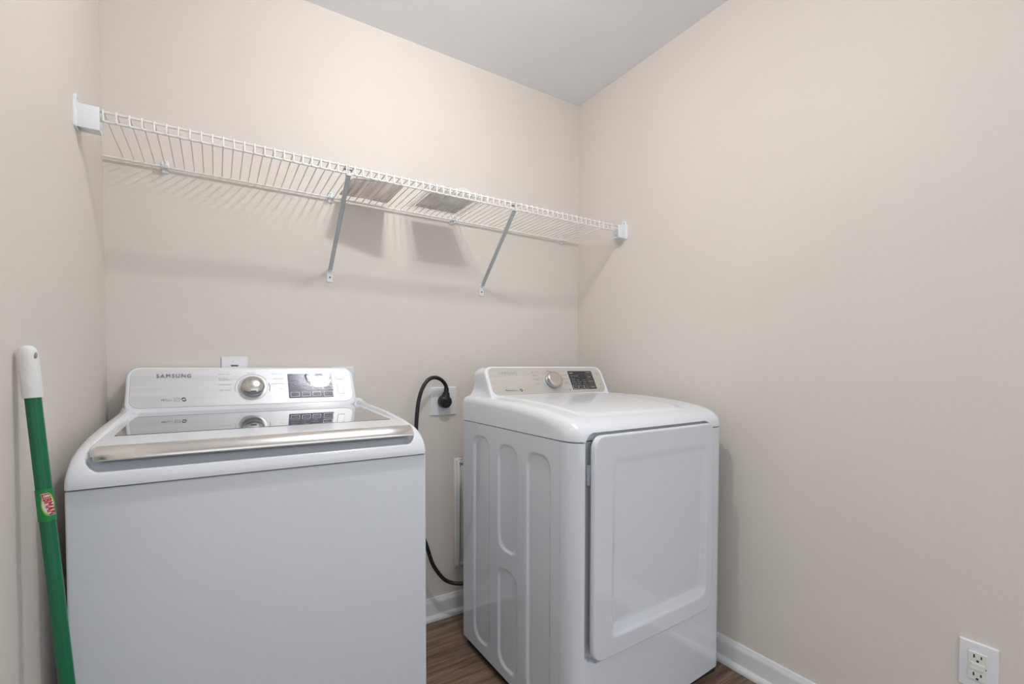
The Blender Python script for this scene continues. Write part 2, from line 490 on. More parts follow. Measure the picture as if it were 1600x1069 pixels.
# extra rows in the pocket area
rows_p = []
for (a, b) in zip(prof, prof[1:]):
    n = max(1, int((b[0] - a[0]) / (0.0008 if a[0] < -0.63 else 0.006)))
    for k in range(n):
        rows_p.append((a[0] + (b[0] - a[0]) * k / n, a[1] + (b[1] - a[1]) * k / n))
rows_p.append(prof[-1])
PX0, PX1, PYB = -1.741, -1.0985, -0.098
xs = sorted(set([round(WX0 + 0.0006 * k * k * 0.5, 5) for k in range(0, 9)] + [round(WX1 - 0.0006 * k * k * 0.5, 5) for k in range(0, 9)]
            + [round(PX0 - 0.003 + 0.0016 * k, 5) for k in range(22)] + [round(PX1 + 0.003 - 0.0016 * k, 5) for k in range(22)]
            + [round(-1.70 + 0.56 * k / 24, 5) for k in range(25)]))
def rnd(e, r):
    return 0.0 if e >= r else r - sqrt(max(r * r - (r - e) ** 2, 0))
def pocket(x, y, zp):
    dx = min(x - PX0, PX1 - x); dy = PYB - y
    d = min(dx, dy)
    if d <= 0: return 9
    t = clamp(1 - d / 0.026, 0, 1)
    fl = 0.846 + (max(zp - 0.026, 0.846) - 0.846) * sstep(-0.655, -0.626, y)
    if y < -0.655: fl = 0.846 + 0.0130 * (1 - sstep(-0.672, -0.655, y))
    return fl + 0.085 * (1 - sqrt(max(1 - t * t, 0)))
rows = []
for (y, z) in rows_p:
    row = []
    for x in xs:
        e = min(x - WX0, WX1 - x)
        k = clamp((z - 0.832) / 0.05, 0, 1)
        zz = z - rnd(e, 0.022) * k
        yy = y + rnd(e, 0.009) * (1 - sstep(-0.6, -0.4, y))
        pk = pocket(x, y, z)
        if pk < zz + 0.010:
            hh = max(0.009 - abs(zz - pk), 0) / 0.009
            zz = min(zz, pk) - hh * hh * 0.009 * 0.25
        row.append((x, yy, max(zz, 0.8318)))
    rows.append(row)
mb = MB(); mb.grid(rows)
sk = [[(r[0][0], r[0][1], r[0][2]) for r in rows], [(r[0][0], r[0][1], 0.8315) for r in rows]]
mb.grid(sk)
sk = [[(r[-1][0], r[-1][1], r[-1][2]) for r in rows], [(r[-1][0], r[-1][1], 0.8315) for r in rows]]
mb.grid(sk)
mb.grid([rows[-1], [(p[0], p[1], 0.8315) for p in rows[-1]]])
mb.grid([rows[0], [(p[0], p[1] + 0.006, 0.8315) for p in rows[0]]])
mb.build('top_frame', M['plastic'], washer, smooth=50)

# lid: sloping white frame, tinted glass, chrome grip strip along its front edge
def lidz(y): return interp([(-0.66, 0.9005), (-0.645, 0.9020), (-0.53, 0.9075), (-0.30, 0.9150), (-0.10, 0.9205)], y)
LXA, LXB, LYA, LYB = -1.7345, -1.105, -0.6475, -0.104
mb = MB()
rplate(mb, (0, 0, 0), (1, 0, 0), (0, 1, 0), (0, 0, 1), LXA, LXB, LYA, LYB, 0.016, 0, 0.007, 10, 24, disp=lambda s, t: lidz(t), ext=(0, 0, -0.012))
lid = mb.build('lid', M['plastic'], washer, smooth=50)
mb = MB()
GX0, GX1, GY0, GY1 = -1.7125, -1.1235, -0.532, -0.118
rplate(mb, (0, 0, 0), (1, 0, 0), (0, 1, 0), (0, 0, 1), GX0, GX1, GY0, GY1, 0.004, 0, 0.0008, 6, 24, disp=lambda s, t: lidz(t) + 0.0012, ext=(0, 0, -0.004))
mb.build('glass_panel', M['lidglass'], lid, smooth=50)
mb = MB()
gp = smooth_tab([(-0.6455, 0.9035), (-0.6510, 0.9025), (-0.6605, 0.8960), (-0.6680, 0.8875), (-0.6708, 0.8815), (-0.6692, 0.8780), (-0.6625, 0.8795), (-0.6545, 0.8860), (-0.6475, 0.8900)], 4)
n = len(gp)
xsg = [-1.7245 + 0.0, -1.7235, -1.7215] + [-1.7215 + (0.6115) * k / 10 for k in range(1, 10)] + [-1.110, -1.1085, -1.1075]
def shrink(i):
    return (0.55, 0.85, 1.0)[min(i, len(xsg) - 1 - i)] if min(i, len(xsg) - 1 - i) < 3 else 1.0
rows = []
for i, x in enumerate(xsg):
    s = shrink(i); c = (-0.659, 0.891)
    rows.append([(x, c[0] + (p[0] - c[0]) * s, c[1] + (p[1] - c[1]) * s) for p in gp + [gp[0]]])
mb.grid(rows)
mb.f.append(tuple(range(n))); mb.fm.append(0)
o2 = (len(rows) - 1) * (n + 1)
mb.f.append(tuple(o2 + k for k in range(n))); mb.fm.append(0)
gs = mb.build('chrome_grip', M['chrome'], lid, smooth=40)
gs['label'] = 'brushed chrome grip strip'

# control console
TA = radians(29)
AT = Vector((0, sin(TA), cos(TA))); NT = Vector((0, -cos(TA), sin(TA))); AX = Vector((1, 0, 0))
WO = Vector((-1.42, -0.115, 0.938))
def wp(s, t, h=0.0): return WO + AX * s + AT * t + NT * h
mb = MB()
def wwarp(q, u):
    # lower part flares out to the frame, top rolls slightly down to the rear
    fl = 0.020 * (1 - sstep(0.93, 0.972, q.z)) * sstep(0, 0.6, u)
    cx = -1.4315
    x = q.x + (fl if q.x > cx else -fl) * sstep(0.2, 0.32, abs(q.x - cx))
    x = clamp(x, WX0 + 0.001, WX1 - 0.001)
    return Vector((x, min(q.y, -0.012), q.z - 0.004 * u * sstep(1.0, 1.04, q.z)))
rplate(mb, WO, AX, AT, NT, -0.3305, 0.3085, -0.026, 0.1305, 0.034, 0.0, 0.007, 10, 10, ext=(0, 0.10, 0), steps=6, warp=wwarp)
cons = mb.build('control_console', M['plastic'], washer, smooth=50)
mb = MB()
rplate(mb, WO, AX, AT, NT, -0.3200, 0.2965, -0.0060, 0.1220, 0.026, 0.0012, 0.001, 6, 6)
plate = mb.build('control_panel', M['silver'], cons)
mb = MB()
put_text(mb, 'SAMSUNG', lambda s, t: wp(s, t, 0.0026), -0.259, -0.1745, 0.0918, 0.1040, 0.03, 0, 1.3)
me_ = mb.build('brand_lettering', M['badge'], cons, smooth=0)
P1 = lambda s, t: wp(s, t, 0.0016)
def lettering(items, fn, mat, par):
    mb = MB()
    for txt, s0, s1, t0, t1 in items: put_text(mb, txt, fn, s0, s1, t0, t1, 0.0)
    return mb.build('cycle_lettering', mat, par, smooth=0)
def seg(mb, a, b, wd, fn):
    d = Vector((b[0] - a[0], b[1] - a[1])); n_ = Vector((-d.y, d.x)).normalized() * wd / 2
    mb.add([fn(a[0] + n_.x, a[1] + n_.y), fn(b[0] + n_.x, b[1] + n_.y), fn(b[0] - n_.x, b[1] - n_.y), fn(a[0] - n_.x, a[1] - n_.y)], [(0, 1, 2, 3)])
def arc(mb, cx, cy, r, a0, a1, wd, fn, n=24):
    rows = [[fn(cx + (r - wd / 2) * cos(a0 + (a1 - a0) * k / n), cy + (r - wd / 2) * sin(a0 + (a1 - a0) * k / n)) for k in range(n + 1)],
            [fn(cx + (r + wd / 2) * cos(a0 + (a1 - a0) * k / n), cy + (r + wd / 2) * sin(a0 + (a1 - a0) * k / n)) for k in range(n + 1)]]
    mb.grid(rows)
lettering((('HEAVY DUTY', -0.1044, -0.0686, 0.1003, 0.1045), ('BEDDING/', -0.1038, -0.078, 0.0848, 0.0888), ('WATERPROOF', -0.1036, -0.0690, 0.0795, 0.0836),
           ('PERM PRESS', -0.1029, -0.0694, 0.0632, 0.0672), ('DEEP WASH', -0.1022, -0.0719, 0.0437, 0.0477)), P1, M['ink'], cons)
lettering((('NORMAL', -0.0245, -0.0015, 0.1042, 0.1078),), P1, M['ink'], cons)
lettering((('QUICK WASH', 0.0444, 0.0786, 0.1005, 0.1043), ('DELICATES', 0.0506, 0.0793, 0.0822, 0.0858), ('RINSE+SPIN', 0.0449, 0.0785, 0.0640, 0.0676), ('WOOL', 0.0660, 0.0793, 0.0450, 0.0486)), P1, M['ink'], cons)
KC = (-0.0112, 0.0520)
mb = MB()
arc(mb, KC[0], KC[1], 0.049, radians(194), radians(36), 0.0014, P1)
arc(mb, KC[0], KC[1], 0.049, radians(20), radians(-15), 0.0022, P1)
for ang in (190, 170, 148, 12, -6, 35):
    c, s = cos(radians(ang)), sin(radians(ang))
    seg(mb, (KC[0] + 0.034 * c, KC[1] + 0.034 * s), (KC[0] + 0.042 * c, KC[1] + 0.042 * s), 0.001, P1)
mb.build('dial_scale', M['ink'], cons, smooth=0)
mb = MB()
put_text(mb, 'VRT', P1, -0.2471, -0.2335, 0.0152, 0.0212, 0.014)
put_text(mb, 'plus', P1, -0.2328, -0.2205, 0.0142, 0.0195, 0.0)
def frame_rect(mb, s0, s1, t0, t1, wd, fn):
    for a, b in (((s0, t0), (s1, t0)), ((s1, t0), (s1, t1)), ((s1, t1), (s0, t1)), ((s0, t1), (s0, t0))):
        seg(mb, a, b, wd, fn)
frame_rect(mb, -0.2145, -0.2022, 0.0132, 0.0235, 0.0007, P1)
seg(mb, (-0.2135, 0.016), (-0.203, 0.0205), 0.0008, P1)
arc(mb, -0.1925, 0.0192, 0.0042, radians(20), radians(190), 0.0036, P1, 10)
arc(mb, -0.1915, 0.0178, 0.0042, radians(200), radians(370), 0.0036, P1, 10)
mb.build('emblem_print', M['inkdark'], cons, smooth=0)
# rotary dial
mb = MB()
mb.lathe(wp(KC[0], KC[1], 0.0008), NT, [(0.0420, 0), (0.0420, 0.0012), (0.0405, 0.0018), (0.030, 0.0018)], 48)
ring = mb.build('dial_ring', M['silver'], cons)
mb = MB()
mb.lathe(wp(KC[0], KC[1], 0.0026), NT, [(0.0300, 0), (0.0318, 0.002), (0.0330, 0.006), (0.0335, 0.014), (0.0325, 0.0175)], 48, 1)
mb.lathe(wp(KC[0], KC[1], 0.0026), NT, [(0.0325, 0.0176), (0.0310, 0.0205), (0.026, 0.0245), (0.018, 0.0275), (0.009, 0.0288), (0.001, 0.0292)], 48, 0)
dial = mb.build('dial', [M['knob'], M['knobside']], cons, smooth=60)
mb = MB()
rplate(mb, wp(KC[0], KC[1] - 0.0242, 0.0258), AX, (AT * 0.86 + NT * 0.5).normalized(), (NT * 0.86 - AT * 0.5).normalized(), -0.0085, 0.0085, -0.0028, 0.0028, 0.0022, 0.003, 0.0004, 2, 2)
mb.build('dial_marker', M['gap'], dial)
# display, keys
mb = MB()
rplate(mb, WO, AX, AT, NT, 0.0925, 0.2332, 0.0115, 0.1020, 0.002, 0.0022, 0.0005, 2, 2)
disp = mb.build('display', M['slate'], cons)
P2 = lambda s, t: wp(s, t, 0.0026)
mb = MB(); rplate(mb, WO, AX, AT, NT, 0.158, 0.1825, 0.0822, 0.0935, 0.0008, 0.0025, 0.0001, 1, 1)
mb.build('digit_window', M['digit'], disp)
mb = MB()
for txt, s0, s1, t0, t1 in (('Wash', 0.0995, 0.1105, 0.0745, 0.0782), ('Rinse', 0.1145, 0.1254, 0.0750, 0.0786), ('Hot', 0.1045, 0.1120, 0.0637, 0.0673), ('Warm', 0.1045, 0.1164, 0.0545, 0.0582),
                            ('Eco Warm', 0.1045, 0.1247, 0.0456, 0.0493), ('Tap Cold', 0.1045, 0.1277, 0.0368, 0.0405), ('Medium', 0.1375, 0.1554, 0.0542, 0.0578), ('Low', 0.1375, 0.1470, 0.0456, 0.0493),
                            ('No Spin', 0.1375, 0.1560, 0.0368, 0.0405), ('Normal', 0.1700, 0.1868, 0.0460, 0.0496), ('Light', 0.1710, 0.1830, 0.0370, 0.0406)):
    put_text(mb, txt, P2, s0, s1, t0, t1, 0.008)
    seg(mb, (s0 - 0.0036, t0 + 0.002), (s0 - 0.0022, t0 + 0.002), 0.0014, P2)
for k in range(5):
    frame_rect(mb, 0.1004 + k * 0.0085, 0.1044 + k * 0.0085, 0.0878, 0.0918, 0.0005, P2)
mb.build('display_lettering', M['inkwhite'], disp, smooth=0)
M['keyrim'] = M['silver']
def key(s0, s1, t0, t1, txt, par, body, rim):
    mb = MB()
    rplate(mb, WO, AX, AT, NT, s0, s1, t0, t1, 0.0015, 0.0030, 0.0004, 2, 2, mi=0)
    rplate(mb, WO, AX, AT, NT, s0 + 0.0014, s1 - 0.0014, t0 + 0.0014, t1 - 0.0014, 0.001, 0.0036, 0.0003, 2, 2, mi=1)
    w_ = (s1 - s0) * 0.62; c_ = (s0 + s1) / 2; tc_ = (t0 + t1) / 2
    if txt: put_text(mb, txt, lambda s, t: wp(s, t, 0.0039), c_ - w_ / 2, c_ + w_ / 2, tc_ - 0.0026, tc_ + 0.0026, 0.008, 2)
    return mb.build('button', [rim, body, M['inkwhite']], par)
for a in ((0.0980, 0.1253, 0.0163, 0.0328, 'Temp.'), (0.1325, 0.1588, 0.0163, 0.0328, 'Spin'), (0.1655, 0.1917, 0.0165, 0.0328, 'Soil Level')):
    key(*a, cons, M['slate'], M['silver'])
for a in ((0.2008, 0.2312, 0.0845, 0.0990, ''), (0.2008, 0.2308, 0.0628, 0.0782, ''), (0.2015, 0.2308, 0.0402, 0.0558, 'Option'), (0.2010, 0.2318, 0.0145, 0.0336, 'Delay End')):
    key(*a, cons, M['slate'], M['silver'])
for a in ((0.2462, 0.2706, 0.0782, 0.1012), (0.2474, 0.2716, 0.0222, 0.0612)):
    mb = MB()
    rplate(mb, WO, AX, AT, NT, *a, 0.003, 0.0016, 0.0003, 2, 2, mi=0)
    rplate(mb, WO, AX, AT, NT, a[0] + 0.0009, a[1] - 0.0009, a[2] + 0.0009, a[3] - 0.0009, 0.0025, 0.0024, 0.0005, 2, 2, mi=1)
    mb.build('button', [M['ink'], M['silver']], cons)

# ------------------------------------------------------------------ clothes dryer
DX_0, DX_1, DYB = -0.744, -0.069, -0.217
DCX = (DX_0 + DX_1) / 2
dryer = thing('clothes_dryer', 'white front-loading clothes dryer with a champagne control panel', 'dryer', (DCX, -0.54, 0))
def yfront(x):
    return -0.8655 + 0.033 * (x - DCX) + 0.006 * ((x - DCX) / 0.3) ** 2
SLOTS = [(-0.417, -0.300, 0.068, 0.810, 0.046), (-0.592, -0.473, 0.452, 0.803, 0.046), (-0.592, -0.473, 0.062, 0.396, 0.046), (-0.763, -0.643, 0.062, 0.803, 0.046)]
DRX0, DRX1, DRZ0, DRZ1 = -0.709, -0.148, 0.247, 0.8765     # recess in the front that takes the door
def outline():
    """plan outline of the cabinet from rear left round the front to rear right, with outward normals"""
    pts = []
    ys = sorted(set([round(DYB - 0.592 * k / 26, 5) for k in range(27)] + [round(s[i] + d * sg, 5) for s in SLOTS for i, sg in ((0, 1), (1, -1)) for d in (-0.002, 0, 0.002, 0.004, 0.006, 0.009, 0.014, 0.022, 0.032, 0.046)]
                    + [-0.8045, -0.8055, -0.8065]), reverse=True)
    ys = [y for y in ys if -0.812 <= y <= DYB]
    for y in ys: pts.append((DX_0, y, -1.0, 0.0))
    R = 0.042
    yl = yfront(DX_0 + R)
    yc = yl + R
    if yc < -0.812: pass
    for k in range(1, 9):
        a = pi + pi / 2 * k / 9
        pts.append((DX_0 + R + R * cos(a), -0.812 + (yl + 0.812) * -sin(a), cos(a), sin(a)))
    xs_ = sorted(set([round(DX_0 + R + (DX_1 - DX_0 - 2 * R) * k / 24, 5) for k in range(25)] + [round(DRX0 + d, 5) for d in (-0.006, -0.004, -0.002, 0, 0.001, 0.002, 0.004)] + [round(DRX1 - d, 5) for d in (-0.004, -0.002, 0, 0.001, 0.003)]
                     + [round(DRX0 + 0.05 * k / 8, 5) for k in range(9)]))
    for x in xs_:
        if DX_0 + R <= x <= DX_1 - R: pts.append((x, yfront(x), 0.0, -1.0))
    R2 = 0.03
    yr = yfront(DX_1 - R)
    for k in range(1, 9):
        a = 1.5 * pi + pi / 2 * k / 9
        pts.append((DX_1 - R + R * cos(a), yr + 0.04 + 0.04 * sin(a), cos(a), sin(a)))
    for k in range(6):
        pts.append((DX_1, yr + 0.04 + (DYB - yr - 0.04) * k / 5, 1.0, 0.0))
    return pts
OUT = outline()
def side_disp(y, z):
    d = 0
    for (a, b, c, e, r) in SLOTS:
        q = rr_in(y, z, a, b, c, e, r)
        d = max(d, sstep(-0.001, 0.009, q))
    return 0.0062 * d
def recess(x, z):
    q = rr_in(x, z, DRX0, DRX1, DRZ0, DRZ1, 0.05 if z < 0.5 else 0.034)
    return 0.020 * sstep(-0.0005, 0.004, q)
zs_ = sorted(set([0.03 + 0.821 * k / 40 for k in range(41)] + [s[i] + d * sg for s in SLOTS for i, sg in ((2, 1), (3, -1)) for d in (-0.002, 0, 0.002, 0.004, 0.006, 0.009, 0.014, 0.022, 0.032, 0.046)]
                 + [DRZ0 + d for d in (-0.003, 0, 0.002, 0.004, 0.008, 0.014, 0.022, 0.03, 0.04, 0.05)]))
def skin(z):
    row = []
    for (x, y, nx_, ny_) in OUT:
        if nx_ == -1.0:
            d = side_disp(y, z)
            if abs(y + 0.8055) < 0.0003: d += 0.003
            row.append((x + d, y, z))
        elif ny_ == -1.0:
            row.append((x, y + recess(x, z), z))
        else: row.append((x, y, z))
    return row
mb = MB()
rows = [skin(z) for z in zs_]
mb.grid(rows)
for r in (rows[0], rows[-1]):
    o = len(mb.v); mb.v += r; mb.f.append(tuple(range(o, o + len(r)))); mb.fm.append(0)
mb.grid([[r[0] for r in rows], [r[-1] for r in rows]])
cab = mb.build('cabinet', M['enamel'], dryer, smooth=40)
mb = MB(); mb.box(DX_0 + 0.014, DX_1 - 0.014, -0.835, DYB - 0.01, 0.0, 0.0302)
mb.build('shadow_gap_base', M['dark'], dryer)  # black base block; its colour stands in for the shadow gap under the cabinet
mb = MB(); mb.box(DX_0 + 0.0035, DX_1 - 0.0035, -0.80, DYB - 0.004, 0.8505, 0.855)
mb.build('seam_shade_filler', M['gap'], dryer)  # dark strip painting the shade between cabinet and top cover

# top cover
TP = smooth_tab([(0.0, 0.8538), (0.0, 0.862), (0.0035, 0.877), (0.013, 0.890), (0.034, 0.9035), (0.07, 0.9145), (0.13, 0.9245), (0.22, 0.9335), (0.36, 0.9405), (0.52, 0.943), (0.655, 0.943)], 8)
def cover_pt(x, dist, z):
    e = min(x - DX_0, DX_1 - x)
    xc = clamp(x, DX_0 + 0.042, DX_1 - 0.042)
    yf = yfront(xc)
    if e < 0.042:
        c = 0.042 - sqrt(max(0.042 ** 2 - (0.042 - e) ** 2, 0))
        yf += c * ((-0.812 - yf) / 0.042 if x < DCX else 0.04 / 0.042)
    tot = DYB - yf
    y = yf + dist * tot / 0.655
    k = clamp((z - 0.854) / 0.04, 0, 1)
    zz = z - rnd(e, 0.026) * k
    q = rr_in(x, y, -0.672, -0.205, -0.805, -0.30, 0.05)
    zz += 0.0042 * sstep(0.0, 0.009, q)
    y += recess(x, zz) * (1 - sstep(0.008, 0.016, dist))
    return (x, y, max(zz, 0.8538))
xs_c = sorted(set([round(DX_0 + 0.042 * (1 - cos(pi / 2 * k / 10)), 5) for k in range(11)] + [round(DX_1 - 0.042 * (1 - cos(pi / 2 * k / 10)), 5) for k in range(11)]
              + [round(DX_0 + 0.042 + (DX_1 - DX_0 - 0.084) * k / 30, 5) for k in range(31)] + [round(DRX0 - 0.004 + 0.001 * k, 5) for k in range(46)]
              + [round(DRX1 + 0.004 - 0.001 * k, 5) for k in range(44)] + [-0.675, -0.669, -0.664, -0.66, -0.208, -0.213, -0.202]))
TPd = []
for (a, b) in zip(TP, TP[1:]):
    n = max(1, int((b[0] - a[0]) / 0.008), int(abs(b[1] - a[1]) / (0.0007 if b[1] < 0.884 else 0.002)))
    for k in range(n): TPd.append((a[0] + (b[0] - a[0]) * k / n, a[1] + (b[1] - a[1]) * k / n))
TPd.append(TP[-1])
rows = [[cover_pt(x, d, z) for x in xs_c] for d, z in TPd]
mb = MB(); mb.grid(rows)
mb.grid([[r[0] for r in rows], [(r[0][0], r[0][1], 0.8535) for r in rows]])
mb.grid([[r[-1] for r in rows], [(r[-1][0], r[-1][1], 0.8535) for r in rows]])
mb.grid([rows[-1], [(p[0], p[1], 0.8535) for p in rows[-1]]])
mb.build('top_cover', M['plastic'], dryer, smooth=45)

# door
def door_base(s, t): return 0.0
DO = Vector((DCX, -0.8655, 0))
DAX = Vector((1, 0.033, 0)).normalized(); DN = Vector((DAX.y, -DAX.x, 0))
dl, dr_, db, dt = -0.696 - DCX, -0.160 - DCX, 0.2625, 0.8715
il, ir, ib, it = -0.636 - DCX, -0.196 - DCX, 0.312, 0.812
def door_disp(s, t):
    bow = 0.004 * (1 - ((s - (dl + dr_) / 2) / 0.27) ** 2)
    q = rr_in(s, t, il, ir, ib, it, 0.03)
    dep = 0.003 + 0.011 * clamp((it - t) / (it - ib), 0, 1)
    side = sstep(0.0, 0.026, q)
    up = clamp((t - ib) / 0.034, 0, 1)
    if q <= 0: return bow
    return bow - dep * min(side, up)
sx = sorted(set([round(v, 6) for v in axis_samples(dl, dr_, 0.045, 24, 0.006)] + [round(il + 0.03 * k / 8, 6) for k in range(-1, 9)] + [round(ir - 0.03 * k / 8, 6) for k in range(-1, 9)]))
tz = sorted(set([round(v, 6) for v in axis_samples(db, dt, 0.045, 30, 0.006)] + [round(ib + 0.036 * k / 9, 6) for k in range(-1, 10)] + [round(it - 0.03 * k / 8, 6) for k in range(-1, 9)]))
# the top corners are tighter than the lower ones
mb = MB()
rplate(mb, DO, DAX, (0, 0, 1), DN, dl, dr_, db, dt, 0.034, 0.016, 0.006, disp=door_disp, ext=-DN * 0.009, samples=(sx, tz), back=False)
door = mb.build('door', M['enamel'], dryer, smooth=45)
mb = MB()
rplate(mb, DO - DN * 0.0020, DAX, (0, 0, 1), DN, dl + 0.012, dr_ - 0.012, db + 0.012, dt - 0.012, 0.03, -0.0002, 0.0, 6, 6, ext=-DN * 0.015)
mb.build('door_liner', M['liner'], door, smooth=40)
mb = MB(); mb.box(-0.6915, -0.683, -0.8655, -0.852, 0.735, 0.790)
mb.build('hinge_cover', M['enamel'], door, bevel=0.001)

# control console
DOo = Vector((-0.4065, -0.35, 0.945))
def dp(s, t, h=0.0): return DOo + AX * s + AT * t + NT * h
def dwarp(q, u):
    hw = interp([(0.88, 0.3365), (0.905, 0.330), (0.925, 0.319), (0.945, 0.305), (0.965, 0.291), (0.99, 0.287), (1.1, 0.286)], q.z)
    cx = DCX - 0.002
    k = sstep(0, 0.8, u)
    a = abs(q.x - cx)
    hw0 = 0.2885
    a2 = a + (max(hw, hw0) - hw0) * sstep(0.18, 0.288, a) * k
    x = cx + (a2 if q.x > cx else -a2)
    return Vector((x, min(q.y, DYB - 0.0008), q.z - 0.03 * u * u * sstep(0.97, 1.05, q.z)))
mb = MB()
rplate(mb, DOo, AX, AT, NT, -0.2915, 0.2855, -0.058, 0.1262, 0.034, 0.0, 0.007, 10, 10, ext=(0, 0.165, 0), steps=8, warp=dwarp)
dcon = mb.build('control_console', M['plastic'], dryer, smooth=50)
mb = MB()
rplate(mb, DOo, AX, AT, NT, -0.2795, 0.2700, 0.0040, 0.1185, 0.026, 0.0012, 0.001, 6, 6)
mb.build('control_panel', M['champagne'], dcon)
Q1 = lambda s, t: dp(s, t, 0.0016)
Q2 = lambda s, t: dp(s, t, 0.0026)
mb = MB()
put_text(mb, 'SAMSUNG', Q1, -0.2325, -0.1541, 0.0885, 0.1000, -0.004, 0, 1.3)
mb.build('brand_lettering', M['ink'], dcon, smooth=0)
mb = MB()
put_text(mb, 'Moisture', Q1, -0.2252, -0.1935, 0.0190, 0.0262, 0.012)
put_text(mb, 'Sensor', Q1, -0.1925, -0.1690, 0.0192, 0.0250, 0.0)
arc(mb, -0.1560, 0.0225, 0.0040, radians(40), radians(210), 0.0034, Q1, 10)
arc(mb, -0.1555, 0.0220, 0.0040, radians(220), radians(390), 0.0034, Q1, 10)
mb.build('emblem_print', M['inkdark'], dcon, smooth=0)
lettering((('HEAVY DUTY', -0.0868, -0.0525, 0.0968, 0.1005), ('BEDDING', -0.0844, -0.0601, 0.0805, 0.0842), ('NORMAL', -0.0840, -0.0598, 0.0640, 0.0677), ('PERM PRESS', -0.0840, -0.0579, 0.0465, 0.0502)), Q1, M['inkmid'], dcon)
lettering((('NORMAL', -0.0120, 0.0075, 0.1010, 0.1046),), Q1, M['inkmid'], dcon)
lettering((('QUICK DRY', 0.0479, 0.0808, 0.0985, 0.1021), ('DELICATES', 0.0546, 0.0831, 0.0818, 0.0854), ('TIME DRY', 0.0570, 0.0832, 0.0655, 0.0691),
           ('AIR FLUFF', 0.0598, 0.0812, 0.0500, 0.0536), ('WRINKLE', 0.0600, 0.0812, 0.0436, 0.0470)), Q1, M['inkmid'], dcon)
lettering((('Smart Care', 0.0472, 0.0730, 0.0165, 0.0200),), Q1, M['inkmid'], dcon)
mb = MB(); arc(mb, 0.0775, 0.0182, 0.0012, 0, 2 * pi, 0.0022, Q1, 12)
mb.build('emblem_print', M['inkdark'], dcon, smooth=0)
mb = MB()
arc(mb, 0.002, 0.0560, 0.045, radians(150), radians(30), 0.0006, Q1)
mb.build('dial_scale', M['ink'], dcon, smooth=0)
KD = (0.0015, 0.0560)
mb = MB()
mb.lathe(dp(*KD, 0.0008), NT, [(0.0400, 0), (0.0400, 0.001), (0.0385, 0.0016), (0.028, 0.0016)], 48)
mb.build('dial_ring', M['champagne'], dcon)
mb = MB()
mb.lathe(dp(*KD, 0.0026), NT, [(0.0300, 0), (0.0325, 0.002), (0.0338, 0.006), (0.0342, 0.018), (0.0325, 0.0245)], 48, 1)
mb.lathe(dp(*KD, 0.0026), NT, [(0.0325, 0.0246), (0.0300, 0.0262), (0.024, 0.0276), (0.016, 0.0284), (0.008, 0.0288), (0.001, 0.0289)], 48, 0)
mb.build('dial', [M['dialface'], M['knobside']], dcon, smooth=60)
mb = MB()
rplate(mb, DOo, AX, AT, NT, 0.0943, 0.2230, 0.0175, 0.1020, 0.002, 0.0018, 0.0004, 2, 2)
dd = mb.build('display', M['char'], dcon)
mb = MB()
rplate(mb, DOo, AX, AT, NT, 0.1830, 0.2222, 0.0182, 0.1012, 0.0015, 0.0022, 0.0003, 2, 2)
mb.build('keypad', M['char2'], dd)
mb = MB()
for txt, s0, s1, t0, t1 in (('DRY', 0.1010, 0.1210, 0.0885, 0.0950), ('WET DAMP', 0.1010, 0.1420, 0.0765, 0.0805), ('Sensor', 0.1010, 0.1200, 0.0655, 0.0690), ('High', 0.1010, 0.1180, 0.0575, 0.0610), ('More', 0.1290, 0.1420, 0.0575, 0.0610), ('60 min', 0.1580, 0.1750, 0.0575, 0.0610),
                            ('Medium', 0.1010, 0.1230, 0.0490, 0.0525), ('Normal', 0.1290, 0.1480, 0.0490, 0.0525), ('40 min', 0.1580, 0.1750, 0.0490, 0.0525), ('Low', 0.1010, 0.1230, 0.0405, 0.0440), ('Less', 0.1290, 0.1410, 0.0405, 0.0440), ('20 min', 0.1580, 0.1750, 0.0405, 0.0440),
                            ('Adjust', 0.1920, 0.2120, 0.0910, 0.0960), ('Time', 0.1940, 0.2090, 0.0720, 0.0775), ('Option', 0.1910, 0.2130, 0.0500, 0.0560), ('Select', 0.1920, 0.2150, 0.0240, 0.0310)):
    put_text(mb, txt, Q2, s0, s1, t0, t1, 0.01)
mb.build('display_lettering', M['inkwhite'], dd, smooth=0)
for s0 in (0.0985, 0.1270, 0.1555):
    mb = MB()
    rplate(mb, DOo, AX, AT, NT, s0, s0 + 0.0245, 0.0205, 0.0355, 0.0015, 0.0028, 0.0004, 2, 2, mi=0)
    rplate(mb, DOo, AX, AT, NT, s0 + 0.0012, s0 + 0.0233, 0.0217, 0.0343, 0.001, 0.0033, 0.0003, 2, 2, mi=1)
    put_text(mb, 'Temp', lambda s, t: dp(s, t, 0.0036), s0 + 0.006, s0 + 0.0185, 0.0258, 0.0302, 0.008, 2)
    mb.build('button', [M['silver'], M['char'], M['inkwhite']], dd)
for (t0, t1, txt) in ((0.0795, 0.1010, 'Power'), (0.0300, 0.0590, 'Start')):
    mb = MB()
    rplate(mb, DOo, AX, AT, NT, 0.2385, 0.2600, t0, t1, 0.003, 0.0022, 0.0005, 2, 2, mi=0)
    put_text(mb, txt, lambda s, t: dp(s, t, 0.0026), 0.2425, 0.2560, t0 + 0.006, t0 + 0.0105, 0.006, 1)
    mb.build('button', [M['champagne'], M['ink']], dcon)

